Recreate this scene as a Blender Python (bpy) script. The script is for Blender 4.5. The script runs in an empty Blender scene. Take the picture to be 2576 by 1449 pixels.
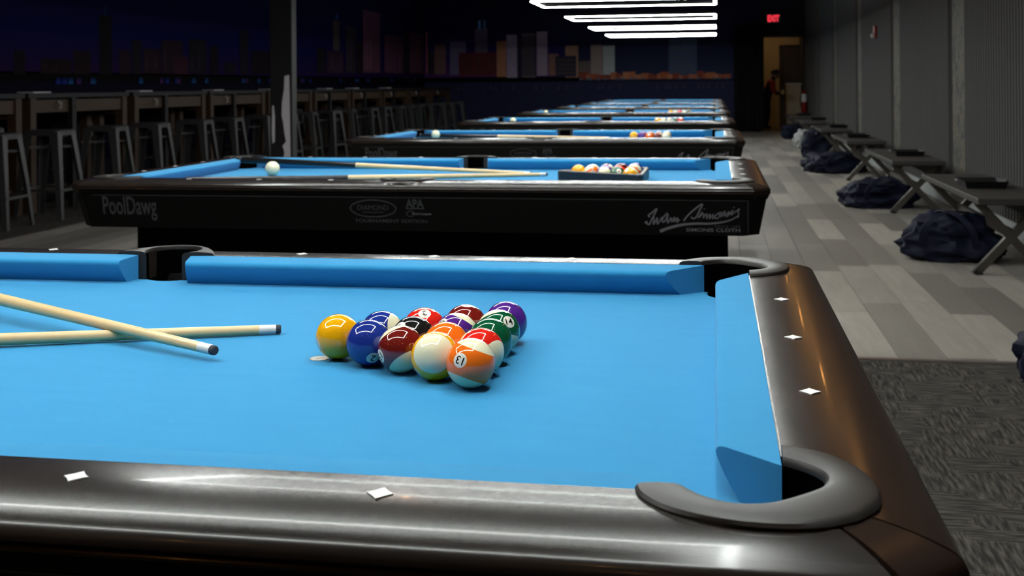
import bpy, bmesh, math, random
from mathutils import Vector, Matrix, noise
rnd = random.Random(7)
SC = bpy.context.scene
COL = SC.collection
# ------------------------------------------------------------------ camera, world, exposure
CAM = Vector((0.992584, -1.421781, 1.120409))
YAW, ROLL, FPX, CY = 0.174112, -0.0079816, 2904.324, 214.04
_r = Vector((math.cos(YAW), math.sin(YAW), 0)); _f = Vector((-math.sin(YAW), math.cos(YAW), 0)); _u = _r.cross(_f)
CR = _r * math.cos(ROLL) + _u * math.sin(ROLL); CU = -_r * math.sin(ROLL) + _u * math.cos(ROLL)
cd = bpy.data.cameras.new('camera'); cam = bpy.data.objects.new('camera', cd); COL.objects.link(cam)
cam.matrix_world = Matrix((( CR.x, CU.x, -_f.x, CAM.x), (CR.y, CU.y, -_f.y, CAM.y), (CR.z, CU.z, -_f.z, CAM.z), (0, 0, 0, 1)))
cd.sensor_fit = 'HORIZONTAL'; cd.sensor_width = 36.0; cd.lens = 36.0 * FPX / 2576
cd.shift_y = (CY - 724.5) / 2576
cd.clip_start = 0.05; cd.clip_end = 100
cd.dof.use_dof = True; cd.dof.focus_distance = 1.42; cd.dof.aperture_fstop = 12.0
SC.camera = cam
W = bpy.data.worlds.new('world'); SC.world = W; W.use_nodes = True
W.node_tree.nodes['Background'].inputs[0].default_value = (0.02, 0.025, 0.05, 1)
W.node_tree.nodes['Background'].inputs[1].default_value = 0.3
SC.view_settings.view_transform = 'Standard'; SC.view_settings.look = 'None'
SC.view_settings.exposure = 0.0; SC.view_settings.gamma = 1.0; SC.view_settings.use_curve_mapping = False
try:
    SC.cycles.use_denoising = True; SC.cycles.sample_clamp_indirect = 6.0; SC.cycles.max_bounces = 8
    SC.cycles.caustics_reflective = False; SC.cycles.caustics_refractive = False
except Exception: pass
LAMP_W = 105.0       # radiance of the white light bars over the tables
BULB_W = 150.0      # radiance of the small amber bulbs
BLUE_W = 0.8       # radiance of the blue wall wash strip
HALL_W = 11.0        # hallway ceiling lamp

# ------------------------------------------------------------------ material helpers
def srgb(r, g, b):
    def c(v):
        v /= 255.0
        return v / 12.92 if v <= 0.04045 else ((v + 0.055) / 1.055) ** 2.4
    return (c(r), c(g), c(b), 1)
class NT:
    def __init__(s, name):
        s.m = bpy.data.materials.new(name); s.m.use_nodes = True; s.t = s.m.node_tree; s.n = s.t.nodes
        s.b = s.n['Principled BSDF']
    def node(s, typ, **kw):
        n = s.n.new(typ)
        for k, v in kw.items(): setattr(n, k, v)
        return n
    def link(s, a, b): s.t.links.new(a, b)
    def val(s, sock, v):
        if hasattr(v, 'links'): s.link(v, sock)
        else: sock.default_value = v
    def math(s, op, a, b=0.0, c=None):
        n = s.node('ShaderNodeMath', operation=op); s.val(n.inputs[0], a); s.val(n.inputs[1], b)
        if c is not None: s.val(n.inputs[2], c)
        return n.outputs[0]
    def mix(s, f, a, b):
        n = s.node('ShaderNodeMix', data_type='RGBA'); s.val(n.inputs[0], f); s.val(n.inputs[6], a); s.val(n.inputs[7], b)
        return n.outputs[2]
    def obj(s): return s.node('ShaderNodeTexCoord').outputs['Object']
    def map(s, vec, scale=(1, 1, 1), rot=(0, 0, 0)):
        n = s.node('ShaderNodeMapping'); s.link(vec, n.inputs[0]); n.inputs['Scale'].default_value = scale; n.inputs['Rotation'].default_value = rot
        return n.outputs[0]
    def noise(s, vec, scale, detail=2.0, rough=0.5):
        n = s.node('ShaderNodeTexNoise'); s.link(vec, n.inputs['Vector']); n.inputs['Scale'].default_value = scale
        n.inputs['Detail'].default_value = detail; n.inputs['Roughness'].default_value = rough
        return n.outputs[0]
    def ramp(s, f, pts):
        n = s.node('ShaderNodeValToRGB'); s.link(f, n.inputs[0]); e = n.color_ramp.elements
        while len(e) > 1: e.remove(e[-1])
        e[0].position = pts[0][0]; e[0].color = pts[0][1]
        for p, c in pts[1:]: x = e.new(p); x.color = c
        return n.outputs[0]
    def bump(s, h, strength=0.2, dist=0.001):
        n = s.node('ShaderNodeBump'); s.link(h, n.inputs['Height']); n.inputs['Strength'].default_value = strength; n.inputs['Distance'].default_value = dist
        s.link(n.outputs[0], s.b.inputs['Normal'])
    def fin(s, col=None, rough=0.5, spec=None, metal=None, coat=None):
        if col is not None: s.val(s.b.inputs['Base Color'], col)
        s.val(s.b.inputs['Roughness'], rough)
        if spec is not None: s.b.inputs['Specular IOR Level'].default_value = spec
        if metal is not None: s.b.inputs['Metallic'].default_value = metal
        if coat is not None: s.b.inputs['Coat Weight'].default_value = coat; s.b.inputs['Coat Roughness'].default_value = 0.07
        return s.m
def plain(name, col, rough=0.5, **kw):
    t = NT(name)
    o = t.obj(); n = t.noise(o, 30, 3)
    c2 = (col[0] * 0.8, col[1] * 0.8, col[2] * 0.8, 1); c = (col[0], col[1], col[2], 1)
    return t.fin(t.mix(n, c2, c), rough, **kw)
def emit(name, col, st):
    t = NT(name); t.b.inputs['Base Color'].default_value = (0.8, 0.8, 0.8, 1)
    t.b.inputs['Emission Color'].default_value = (*col, 1); t.b.inputs['Emission Strength'].default_value = st
    return t.m
M = {}
# blue tournament cloth
t = NT('cloth'); o = t.obj(); a = t.noise(o, 900, 2); b = t.noise(t.map(o, (3, 14, 3)), 3, 4, .6); c = t.noise(o, 60, 4, .7)
base = t.mix(b, (.021, .211, .440, 1), (.029, .243, .470, 1))
base = t.mix(t.math('MULTIPLY', t.math('GREATER_THAN', c, .72), .22), base, (.20, .35, .52, 1))
t.bump(a, .25, .0006); t.b.inputs['Sheen Weight'].default_value = .12; t.b.inputs['Sheen Roughness'].default_value = .5
M['cloth'] = t.fin(base, .95, spec=.12)
# black stained rail wood
t = NT('rail_wood'); o = t.obj(); g = t.noise(t.map(o, (6, 60, 60)), 1.5, 4, .6); s1 = t.noise(t.map(o, (9, 90, 90), (0, 0, .1)), 2, 3, .7)
col = t.mix(g, (.010, .0085, .008, 1), (.024, .018, .015, 1))
t.bump(s1, .003, .0001)
M['wood_x'] = t.fin(col, t.math('ADD', t.math('MULTIPLY', g, .08), .19), spec=.25, coat=.09)
t = NT('rail_wood_end'); o = t.obj(); g = t.noise(t.map(o, (60, 6, 60)), 1.5, 4, .6); s1 = t.noise(t.map(o, (90, 9, 90)), 2, 3, .7)
col = t.mix(g, (.012, .008, .007, 1), (.028, .017, .012, 1)); t.bump(s1, .003, .0001)
M['wood_y'] = t.fin(col, t.math('ADD', t.math('MULTIPLY', g, .08), .19), spec=.25, coat=.09)
M['liner'] = plain('pocket_rubber', (.017, .0145, .013), .45, spec=.36)
M['pocket'] = plain('pocket_black', (.0012, .0012, .0014), .95, spec=.0)
M['apron'] = plain('apron_black', (.0030, .0029, .0029), .5, spec=.18)
M['inlay'] = plain('pearl_inlay', (.85, .86, .86), .3)
M['print'] = plain('silver_print', (.17, .17, .195), .5)
M['print_dim'] = plain('dark_silver_print', (.045, .048, .054), .5)
M['spotm'] = NT('foot_spot_print')
t = M['spotm']; o = t.obj(); d = t.node('ShaderNodeVectorMath', operation='LENGTH'); t.link(o, d.inputs[0]); n = t.noise(o, 700, 3)
ring = t.ramp(d.outputs['Value'], [(0, (.25, .22, .2, 1)), (.0075, (.22, .2, .19, 1)), (.0082, (.75, .72, .66, 1)), (.0112, (.7, .68, .62, 1)), (.0120, (.02, .02, .02, 1))])
M['spotm'] = t.fin(t.mix(t.math('GREATER_THAN', n, .52), ring, (.55, .53, .48, 1)), .6)
BALLCOL = {1: (.90, .40, .004), 2: (.012, .028, .22), 3: (.72, .018, .010), 4: (.075, .018, .21), 5: (.90, .155, .010), 6: (.004, .085, .032), 7: (.15, .010, .007), 8: (.010, .011, .011)}
CREAM = (.80, .76, .52, 1)
def ball_mat(num):
    t = NT('ball_%d' % num); o = t.obj(); sp = t.node('ShaderNodeSeparateXYZ'); t.link(o, sp.inputs[0]); R = .028575
    if num == 0: return t.fin(CREAM, .06, coat=.5)
    c = BALLCOL[num if num <= 8 else num - 8]; c = (c[0], c[1], c[2], 1)
    circ = t.math('GREATER_THAN', t.math('ABSOLUTE', t.math('DIVIDE', sp.outputs[0], R)), .956)
    if num > 8:
        st = t.math('LESS_THAN', t.math('ABSOLUTE', t.math('DIVIDE', sp.outputs[2], R)), .58)
        col = t.mix(st, CREAM, c)
    else: col = t.mix(0.0, c, c)
    return t.fin(t.mix(circ, col, (.78, .76, .66, 1)), .07, spec=.6, coat=.3)
for i in range(16): M['ball%d' % i] = ball_mat(i)
M['ink'] = plain('number_ink', (.01, .01, .01), .2)
t = NT('cue_maple'); o = t.obj(); g = t.noise(t.map(o, (2, 60, 60)), 2, 3); M['maple'] = t.fin(t.mix(g, (.62, .43, .20, 1), (.74, .56, .30, 1)), .35, coat=.2)
M['ferrule'] = plain('ferrule_white', (.85, .85, .82), .3)
M['tip'] = plain('leather_tip', (.035, .04, .055), .8)
M['butt'] = plain('cue_butt_black', (.008, .008, .009), .25)
M['rackm'] = plain('rack_black', (.012, .014, .018), .4)
M['black'] = plain('black_paint', (.008, .008, .010), .6)
M['steel'] = plain('gunmetal', (.075, .077, .08), .42, metal=.35)
M['steel_b'] = plain('bench_bronze_steel', (.085, .076, .066), .40, metal=.3)
M['bench_top'] = plain('bench_top_grey', (.050, .046, .044), .5)
M['traym'] = plain('tray_black', (.006, .006, .008), .5)
M['navy'] = plain('navy_canvas', (.0040, .0062, .022), .7, spec=.25)
M['white_bag'] = plain('white_plastic', (.36, .37, .37), .4)
M['strapm'] = plain('tan_strap', (.18, .14, .11), .6)
t = NT('rough_timber'); o = t.obj(); g = t.noise(t.map(o, (20, 2, 20)), 3, 4); M['timber'] = t.fin(t.mix(g, (.042, .021, .010, 1), (.08, .043, .020, 1)), .6)
# painted walls
def wallmat(name, c): return plain(name, c, .85, spec=.15)
M['ceil'] = wallmat('ceiling_black', (.012, .012, .014)); M['wall_navy'] = wallmat('wall_navy', (.020, .022, .034))
M['wall_front'] = wallmat('wall_dark', (.03, .03, .035))
t = NT('mural_paint'); at = t.node('ShaderNodeAttribute', attribute_name='col'); o = t.obj(); n = t.noise(o, 9, 4, .7); n2 = t.noise(o, 60, 2)
M['mural'] = t.fin(t.mix(t.math('MULTIPLY', n, .45), at.outputs['Color'], (0.004, .004, .008, 1)), .8, spec=.15)
t = NT('stone_veneer'); o = t.obj(); n = t.noise(t.map(o, (1, 3.2, 3.2)), 2.4, 5, .72); v = t.noise(o, 26, 3)
col = t.ramp(n, [(.36, (.014, .014, .013, 1)), (.45, (.075, .072, .066, 1)), (.52, (.135, .128, .112, 1)), (.57, (.17, .135, .06, 1)), (.63, (.045, .043, .040, 1)), (.72, (.12, .118, .112, 1))])
t.bump(v, .5, .01)
M['stone'] = t.fin(t.mix(t.math('MULTIPLY', v, .35), col, (.03, .029, .027, 1)), .7)
M['rib'] = plain('ribbed_grey', (.098, .095, .095), .75, spec=.2)
M['gap'] = plain('panel_gap', (.02, .02, .02), .8)
M['base_pale'] = plain('baseboard_pale', (.42, .45, .45), .5)
# floor vinyl planks
def plank_mat(name, attr):
    t = NT(name); o = t.obj()
    if attr: r = t.node('ShaderNodeAttribute', attribute_name='rv').outputs['Fac']
    else: r = t.node('ShaderNodeObjectInfo').outputs['Random']
    cm = t.node('ShaderNodeCombineXYZ'); t.val(cm.inputs[0], t.math('MULTIPLY', r, 37.0)); t.val(cm.inputs[1], t.math('MULTIPLY', r, 91.0))
    ad = t.node('ShaderNodeVectorMath', operation='ADD'); t.link(o, ad.inputs[0]); t.link(cm.outputs[0], ad.inputs[1])
    g = t.noise(t.map(ad.outputs[0], (16, 1.6, 1)), 1.6, 5, .65); g2 = t.noise(t.map(ad.outputs[0], (90, 5, 1)), 1.5, 3, .6)
    base = t.ramp(r, [(0, (.135, .125, .112, 1)), (.3, (.225, .208, .184, 1)), (.65, (.355, .33, .288, 1)), (1, (.54, .50, .435, 1))])
    col = t.mix(t.math('MULTIPLY', g, .75), base, (.13, .120, .109, 1)); col = t.mix(t.math('MULTIPLY', g2, .30), col, (.43, .395, .34, 1))
    t.bump(g2, .1, .0008)
    return t.fin(col, .48, spec=.35)
M['plank'] = plank_mat('vinyl_plank', False); M['plank_far'] = plank_mat('vinyl_plank_joined', True)
# carpet of short crossed dashes
t = NT('carpet'); o = t.obj()
vor = t.node('ShaderNodeTexVoronoi', distance='CHEBYCHEV'); t.link(o, vor.inputs['Vector']); vor.inputs['Scale'].default_value = 9.0
bw = t.node('ShaderNodeSeparateColor'); t.link(vor.outputs['Color'], bw.inputs[0])
n1 = t.noise(t.map(o, (10, 95, 1)), 1, 2, .6); n2 = t.noise(t.map(o, (95, 10, 1)), 1, 2, .6); pile = t.noise(o, 700, 2)
pat = t.math('ADD', t.math('MULTIPLY', n1, t.math('GREATER_THAN', bw.outputs[0], .5)), t.math('MULTIPLY', n2, t.math('LESS_THAN', bw.outputs[0], .5)))
col = t.ramp(pat, [(.36, (.032, .031, .030, 1)), (.5, (.080, .074, .067, 1)), (.64, (.16, .147, .13, 1))])
col = t.mix(t.math('MULTIPLY', pile, .5), col, (.05, .046, .042, 1)); t.bump(pile, .6, .003)
M['carpet'] = t.fin(col, .95, spec=.05)
M['trimm'] = plain('transition_metal', (.30, .26, .24), .35, metal=.5)
M['lamp'] = emit('white_led', (.96, 1.0, .965), LAMP_W)
M['bulb'] = emit('amber_bulb', (1.0, .46, .12), BULB_W)
M['blue'] = emit('blue_led', (.05, .06, 1.0), BLUE_W)
M['hall_lamp'] = emit('hall_lamp', (1, .72, .42), HALL_W)
M['exit'] = emit('exit_red', (1.0, .02, .05), 1.3)
M['beige'] = wallmat('hall_beige', (.50, .37, .20)); M['hallfloor'] = plain('hall_wood_floor', (.20, .11, .05), .5)
M['doordark'] = plain('door_dark_brown', (.035, .018, .010), .5)
M['cab'] = plain('cabinet_beige', (.50, .43, .30), .5); M['red'] = plain('red_enamel', (.24, .007, .006), .3); M['white'] = plain('white_plain', (.75, .75, .75), .4)
M['curtain'] = plain('black_curtain', (.006, .0065, .008), .9)
M['shirt'] = plain('red_shirt', (.40, .012, .012), .8); M['pants'] = plain('dark_trousers', (.012, .012, .015), .85)
M['skin'] = plain('skin', (.30, .15, .09), .55); M['hair'] = plain('dark_hair', (.008, .006, .005), .6); M['yellow'] = plain('yellow_card', (.5, .33, .06), .5)
M['plaster'] = plain('pale_plaster', (.72, .69, .75), .8)

# ------------------------------------------------------------------ geometry helpers
def link(o, parent=None):
    COL.objects.link(o)
    if parent: o.parent = parent
    return o
def mesh_obj(name, bm, mat, parent=None, smooth=False, recalc=True):
    if recalc: bmesh.ops.recalc_face_normals(bm, faces=bm.faces)
    me = bpy.data.meshes.new(name); bm.to_mesh(me); bm.free()
    if smooth:
        for p in me.polygons: p.use_smooth = True
        me.set_sharp_from_angle(angle=math.radians(33))
    me.materials.append(M[mat])
    return link(bpy.data.objects.new(name, me), parent)
def tag(o, label, cat, group=None):
    o['label'] = label; o['category'] = cat
    if group: o['group'] = group
    return o
def struct(o): o['kind'] = 'structure'; return o
def empty(name, loc=(0, 0, 0), rz=0.0):
    o = bpy.data.objects.new(name, None); o.location = loc; o.rotation_euler = (0, 0, rz); return link(o)
def copy_tree(o, parent=None):
    c = o.copy(); COL.objects.link(c)
    if parent: c.parent = parent
    for ch in o.children: copy_tree(ch, c)
    return c
def add_box(bm, lo, hi, rot=None):
    vs = [bm.verts.new((x, y, z)) for z in (lo[2], hi[2]) for y in (lo[1], hi[1]) for x in (lo[0], hi[0])]
    for f in ((0, 1, 3, 2), (4, 5, 7, 6), (0, 1, 5, 4), (2, 3, 7, 6), (0, 2, 6, 4), (1, 3, 7, 5)): bm.faces.new([vs[i] for i in f])
    return vs
def box(name, lo, hi, mat, parent=None, bevel=0.0, seg=2):
    bm = bmesh.new(); add_box(bm, lo, hi); bmesh.ops.recalc_face_normals(bm, faces=bm.faces)
    if bevel: bmesh.ops.bevel(bm, geom=list(bm.edges), offset=bevel, segments=seg, affect='EDGES', profile=.5)
    return mesh_obj(name, bm, mat, parent, smooth=False)
def add_beam(bm, a, b, w, h, up=Vector((0, 0, 1))):
    a = Vector(a); b = Vector(b); d = (b - a).normalized(); s = d.cross(up)
    if s.length < 1e-4: s = Vector((1, 0, 0))
    s.normalize(); u = s.cross(d); vs = []
    for p in (a, b):
        for i, j in ((-1, -1), (1, -1), (1, 1), (-1, 1)): vs.append(bm.verts.new(p + s * (i * w / 2) + u * (j * h / 2)))
    for f in ((0, 1, 2, 3), (4, 5, 6, 7), (0, 1, 5, 4), (1, 2, 6, 5), (2, 3, 7, 6), (3, 0, 4, 7)): bm.faces.new([vs[i] for i in f])
def beam(name, a, b, w, h, mat, parent=None, up=Vector((0, 0, 1)), bevel=0.0):
    bm = bmesh.new(); add_beam(bm, a, b, w, h, up); bmesh.ops.recalc_face_normals(bm, faces=bm.faces)
    if bevel: bmesh.ops.bevel(bm, geom=list(bm.edges), offset=bevel, segments=2, affect='EDGES', profile=.5)
    return mesh_obj(name, bm, mat, parent)
def tube(name, pts, rad, mat, parent=None, seg=8, cap=True):
    pts = [Vector(p) for p in pts]; rads = rad if isinstance(rad, (list, tuple)) else [rad] * len(pts)
    bm = bmesh.new(); rings = []
    for i, p in enumerate(pts):
        d = (pts[min(i + 1, len(pts) - 1)] - pts[max(i - 1, 0)]).normalized()
        s = d.cross(Vector((0, 0, 1)));
        if s.length < 1e-3: s = d.cross(Vector((0, 1, 0)))
        s.normalize(); u = s.cross(d)
        rings.append([bm.verts.new(p + (s * math.cos(2 * math.pi * k / seg) + u * math.sin(2 * math.pi * k / seg)) * rads[i]) for k in range(seg)])
    for a, b in zip(rings, rings[1:]):
        for k in range(seg): bm.faces.new((a[k], a[(k + 1) % seg], b[(k + 1) % seg], b[k]))
    if cap: bm.faces.new(rings[0]); bm.faces.new(rings[-1])
    return mesh_obj(name, bm, mat, parent, smooth=True)
def lathe(name, prof, mat, parent=None, seg=24, smooth=True):
    bm = bmesh.new(); rings = []
    for r, z in prof: rings.append([bm.verts.new((r * math.cos(2 * math.pi * k / seg), r * math.sin(2 * math.pi * k / seg), z)) for k in range(seg)])
    for a, b in zip(rings, rings[1:]):
        for k in range(seg): bm.faces.new((a[k], a[(k + 1) % seg], b[(k + 1) % seg], b[k]))
    bm.faces.new(rings[0]); bm.faces.new(rings[-1])
    return mesh_obj(name, bm, mat, parent, smooth)
def grid_obj(name, rows, mat, parent=None, smooth=True, closed=False, caps=False):
    bm = bmesh.new(); vs = [[bm.verts.new(p) for p in r] for r in rows]; n = len(rows[0])
    for a, b in zip(vs, vs[1:]):
        for k in range(n if closed else n - 1): bm.faces.new((a[k], a[(k + 1) % n], b[(k + 1) % n], b[k]))
    if caps: bm.faces.new(vs[0]); bm.faces.new(vs[-1])
    return mesh_obj(name, bm, mat, parent, smooth)
def prism(name, pts, z0, z1, mat, parent=None):
    bm = bmesh.new(); a = [bm.verts.new((x, y, z0)) for x, y in pts]; b = [bm.verts.new((x, y, z1)) for x, y in pts]; n = len(pts)
    bm.faces.new(a); bm.faces.new(b)
    for k in range(n): bm.faces.new((a[k], a[(k + 1) % n], b[(k + 1) % n], b[k]))
    return mesh_obj(name, bm, mat, parent)
def catmull(pts, n):
    pts = [Vector(p) for p in pts]; out = []; m = len(pts) - 1
    for i in range(n):
        u = i / (n - 1) * m; k = min(int(u), m - 1); t = u - k
        p0, p1, p2, p3 = pts[max(k - 1, 0)], pts[k], pts[k + 1], pts[min(k + 2, m)]
        out.append(0.5 * ((2 * p1) + (p2 - p0) * t + (2 * p0 - 5 * p1 + 4 * p2 - p3) * t * t + (3 * p1 - p0 - 3 * p2 + p3) * t ** 3))
    return out
def text_mesh(body, bold=0.0, res=4):
    """verts/faces of a word set in the built-in letter shapes, normalised to a unit box"""
    cu = bpy.data.curves.new('t', 'FONT'); cu.body = body; cu.resolution_u = res; cu.offset = bold
    ob = bpy.data.objects.new('t', cu); COL.objects.link(ob)
    dg = bpy.context.evaluated_depsgraph_get(); ev = ob.evaluated_get(dg); me = ev.to_mesh()
    vs = [v.co.copy() for v in me.vertices]; fs = [tuple(p.vertices) for p in me.polygons]
    ev.to_mesh_clear(); bpy.data.objects.remove(ob); bpy.data.curves.remove(cu)
    x0 = min(v.x for v in vs); x1 = max(v.x for v in vs); y0 = min(v.y for v in vs); y1 = max(v.y for v in vs)
    return [((v.x - x0) / (x1 - x0), (v.y - y0) / (y1 - y0)) for v in vs], fs, (x1 - x0) / (y1 - y0)
def text_on_plane(name, body, x0, x1, z0, z1, y, mat, parent, bold=0.0, slant=0.0):
    vs, fs, asp = text_mesh(body, bold); bm = bmesh.new()
    v = [bm.verts.new((x0 + a * (x1 - x0) + slant * b, y, z0 + b * (z1 - z0))) for a, b in vs]
    for f in fs: bm.faces.new([v[i] for i in f])
    return mesh_obj(name, bm, mat, parent)
def ribbon(bm, pts, widths, y, n=40):
    c = catmull([(p[0], p[1], 0) for p in pts], n); vs = []
    for i, p in enumerate(c):
        d = (c[min(i + 1, n - 1)] - c[max(i - 1, 0)]); d = d.normalized() if d.length > 1e-9 else Vector((1, 0, 0)); s = Vector((-d.y, d.x, 0))
        w = widths[0] + (widths[1] - widths[0]) * i / (n - 1)
        vs.append((bm.verts.new((p.x + s.x * w / 2, y, p.y + s.y * w / 2)), bm.verts.new((p.x - s.x * w / 2, y, p.y - s.y * w / 2))))
    for a, b in zip(vs, vs[1:]): bm.faces.new((a[0], a[1], b[1], b[0]))

# ------------------------------------------------------------------ the room
XL, XR, YB, YF, ZC = -6.0, 3.1, 26.0, -4.5, 3.6
floor = struct(box('floor', (XL, YF, -.10), (XR, YB, -.006), 'gap'))
# carpet in front and along the bar tables
CARP_Y, CARP_X = 3.42, -4.2
carpet = box('carpet_field', (CARP_X, YF, -.006), (XR, CARP_Y, .001), 'carpet', floor)
carpet2 = box('carpet_field', (XL, YF, -.006), (CARP_X, YB, .001), 'carpet', floor)
tr = struct(box('trim_1', (CARP_X, CARP_Y - .012, 0), (XR, CARP_Y + .022, .006), 'trimm'))
tr = struct(box('trim_2', (CARP_X - .025, CARP_Y, 0), (CARP_X + .025, YB, .006), 'trimm'))
PW, PLN = .19, 1.22
bmp = bmesh.new(); add_box(bmp, (0, 0, -.006), (PW - .003, PLN - .003, .002))
bmesh.ops.recalc_face_normals(bmp, faces=bmp.faces)
pm = bpy.data.meshes.new('plank'); bmp.to_mesh(pm); bmp.free(); pm.materials.append(M['plank'])
bmf = bmesh.new(); lay = bmf.verts.layers.float.new('rv')
nx = int((XR - CARP_X) / PW) + 1
for i in range(nx):
    x = CARP_X + .03 + i * PW
    if x + PW > XR: continue
    y = CARP_Y + .03 - rnd.random() * PLN
    while y < YB:
        y0, y1 = max(y, CARP_Y + .025), min(y + PLN, YB); full = y0 == y and y1 == y + PLN
        near = (x > 1.0) or (x < -1.3 and y < 8.2)
        if near and full:
            o = bpy.data.objects.new('plank', pm); o.location = (x, y, 0); link(o, floor)
        elif y1 - y0 > .02:
            vs = add_box(bmf, (x, y0, -.006), (x + PW - .003, y1 - .003, .002)); r = rnd.random()
            for v in vs: v[lay] = r
        y += PLN
pf = mesh_obj('planks_beyond', bmf, 'plank_far', floor); pf['kind'] = 'stuff'
struct(box('ceiling', (XL, YF, ZC), (XR, YB, ZC + .1), 'ceil'))
wl = struct(box('wall_left', (XL - .1, YF, 0), (XL, YB, ZC), 'wall_navy'))
struct(box('wall_front', (XL, YF - .1, 0), (XR, YF, ZC), 'wall_front'))
# back wall with the doorway opening
DX0, DX1, DZ = 2.05, 3.00, 2.18
bm = bmesh.new(); add_box(bm, (XL, YB, 0), (DX0, YB + .12, ZC)); add_box(bm, (DX0, YB, DZ), (DX1, YB + .12, ZC)); add_box(bm, (DX1, YB, 0), (XR, YB + .12, ZC))
wb = struct(mesh_obj('wall_back', bm, 'wall_navy'))
wr = struct(box('wall_right', (XR, YF, 0), (XR + .1, YB + 3, ZC), 'gap'))
# right wall: ribbed grey panels between mottled stone strips
strips = [2.3, 5.72, 9.17, 12.60, 16.06, 19.52, 22.92]
edges = [-1.0] + [e for s in strips for e in (s - .37, s + .24)] + [YB]
for k in range(0, len(edges), 2):
    y0, y1 = edges[k] + .05, edges[k + 1]
    n = max(2, int((y1 - y0) / .080)); rows = []
    zt, zb = ZC - .01, .13; prof = []
    for i in range(n):
        yy = y0 + (y1 - y0) * i / n; w = (y1 - y0) / n
        prof += [(XR - .012, yy), (XR - .05, yy + w * .12), (XR - .05, yy + w * .62), (XR - .012, yy + w * .74)]
    prof += [(XR - .012, y1), (XR, y1)]; prof = [(XR, y0)] + prof
    grid_obj('ribbed_panel', [[(a, b, zb) for a, b in prof], [(a, b, zt) for a, b in prof]], 'rib', wr, smooth=False, closed=True, caps=True)
    box('baseboard_strip', (XR - .035, y0, 0), (XR, y1, .125), 'base_pale', wr)
for s in strips:
    rows = []
    box('stone_strip', (XR - .022, s - .37, .0), (XR, s + .235, ZC - .01), 'stone', wr)

# mural of a city at night across the left and back walls (flat paint on the wall)
def mural(name, rects, sky, to3d, parent):
    bm = bmesh.new(); cl = bm.verts.layers.float_color.new('col')
    def quad(u0, u1, v0, v1, c0, c1, lift):
        vs = [bm.verts.new(to3d(u, v, lift)) for u, v in ((u0, v0), (u1, v0), (u1, v1), (u0, v1))]
        for v, c in zip(vs, (c0, c0, c1, c1)): v[cl] = (*c[:3], 1)
        bm.faces.new(vs)
    for a in sky: quad(*a, .001)
    for i, a in enumerate(rects): quad(*a, .002 + .0002 * i)
    o = mesh_obj(name, bm, 'mural', parent, recalc=False)
    return o
def C(r, g, b): return srgb(r, g, b)
Lb = [(9.21, 9.41, 1.27, 1.51), (9.69, 10.28, 1.28, 1.44), (10.32, 10.68, 1.28, 1.54), (10.87, 11.15, 1.28, 1.97), (10.98, 11.03, 1.98, 2.09), (11.32, 11.58, 1.29, 1.58), (11.62, 11.86, 1.29, 1.71), (11.91, 12.37, 1.3, 1.61), (12.39, 12.97, 1.3, 1.74), (12.71, 13.14, 1.3, 1.53), (13.17, 13.71, 1.31, 1.78), (13.82, 14.09, 1.31, 1.71), (14.31, 14.71, 1.32, 1.48), (14.86, 15.17, 1.32, 1.98), (15.29, 16.0, 1.33, 1.68), (16.01, 16.64, 1.33, 1.73), (18.25, 18.71, 1.36, 1.82), (18.78, 19.74, 1.37, 1.78), (19.13, 19.51, 1.8, 2.35), (19.3, 19.41, 2.37, 2.49), (19.88, 20.51, 1.38, 2.28), (20.57, 20.95, 1.39, 2.0), (20.99, 22.19, 1.4, 2.67), (22.51, 24.06, 1.4, 2.23), (24.02, 24.55, 1.41, 2.38), (24.58, 25.85, 1.42, 2.37)]
pal = {3: (52, 44, 52), 4: (30, 90, 160), 9: (120, 66, 98), 22: (138, 92, 112), 23: (128, 80, 106), 25: (130, 84, 102), 19: (50, 110, 180), 18: (110, 95, 90), 17: (84, 58, 80), 24: (50, 46, 62), 20: (72, 64, 78)}
rects = []
for i, (a, b, c, d) in enumerate(Lb):
    k = [v * .72 for v in pal[i]] if i in pal and i < 16 else pal.get(i) or [v * .72 for v in rnd.choice([(58, 44, 60), (70, 50, 62), (64, 56, 74), (84, 58, 78), (50, 44, 58)])]
    rects.append((a, b, c, d, C(*k), C(*[v * .85 for v in k])))
    if b - a > .4 and i not in (4, 19):
        for j in range(int((b - a) / .22)):
            if rnd.random() < .6:
                uu = a + .05 + j * .22; rects.append((uu, uu + .07, c + .06, c + (d - c) * rnd.uniform(.5, .9), C(*[min(255, v * 1.35) for v in k]), C(*[v * 1.1 for v in k])))
for j in range(40):   # painted lights on the water
    u = rnd.uniform(8.5, 25.5); rects.append((u, u + .10, 1.13 + .004 * u, 1.20 + .004 * u, C(*rnd.choice([(40, 70, 190), (40, 120, 200), (110, 60, 140)])), C(30, 40, 90)))
skyL = [(-4.5, 26, 2.55, 3.6, C(14, 22, 90), C(6, 8, 36)), (-4.5, 26, 1.75, 2.55, C(34, 36, 150), C(14, 22, 90)), (-4.5, 26, 1.28, 1.75, C(80, 40, 130), C(34, 36, 150)), (-4.5, 26, 1.20, 1.30, C(5, 5, 8), C(5, 5, 8)), (-4.5, 26, .3, 1.20, C(8, 14, 60), C(12, 16, 62))]
skyL = [(a, b, c, d, [v * .45 for v in e], [v * .45 for v in f]) for a, b, c, d, e, f in skyL]
mural('painted_skyline', rects, skyL, lambda u, v, l: (XL + l, u, v), wl)
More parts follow.
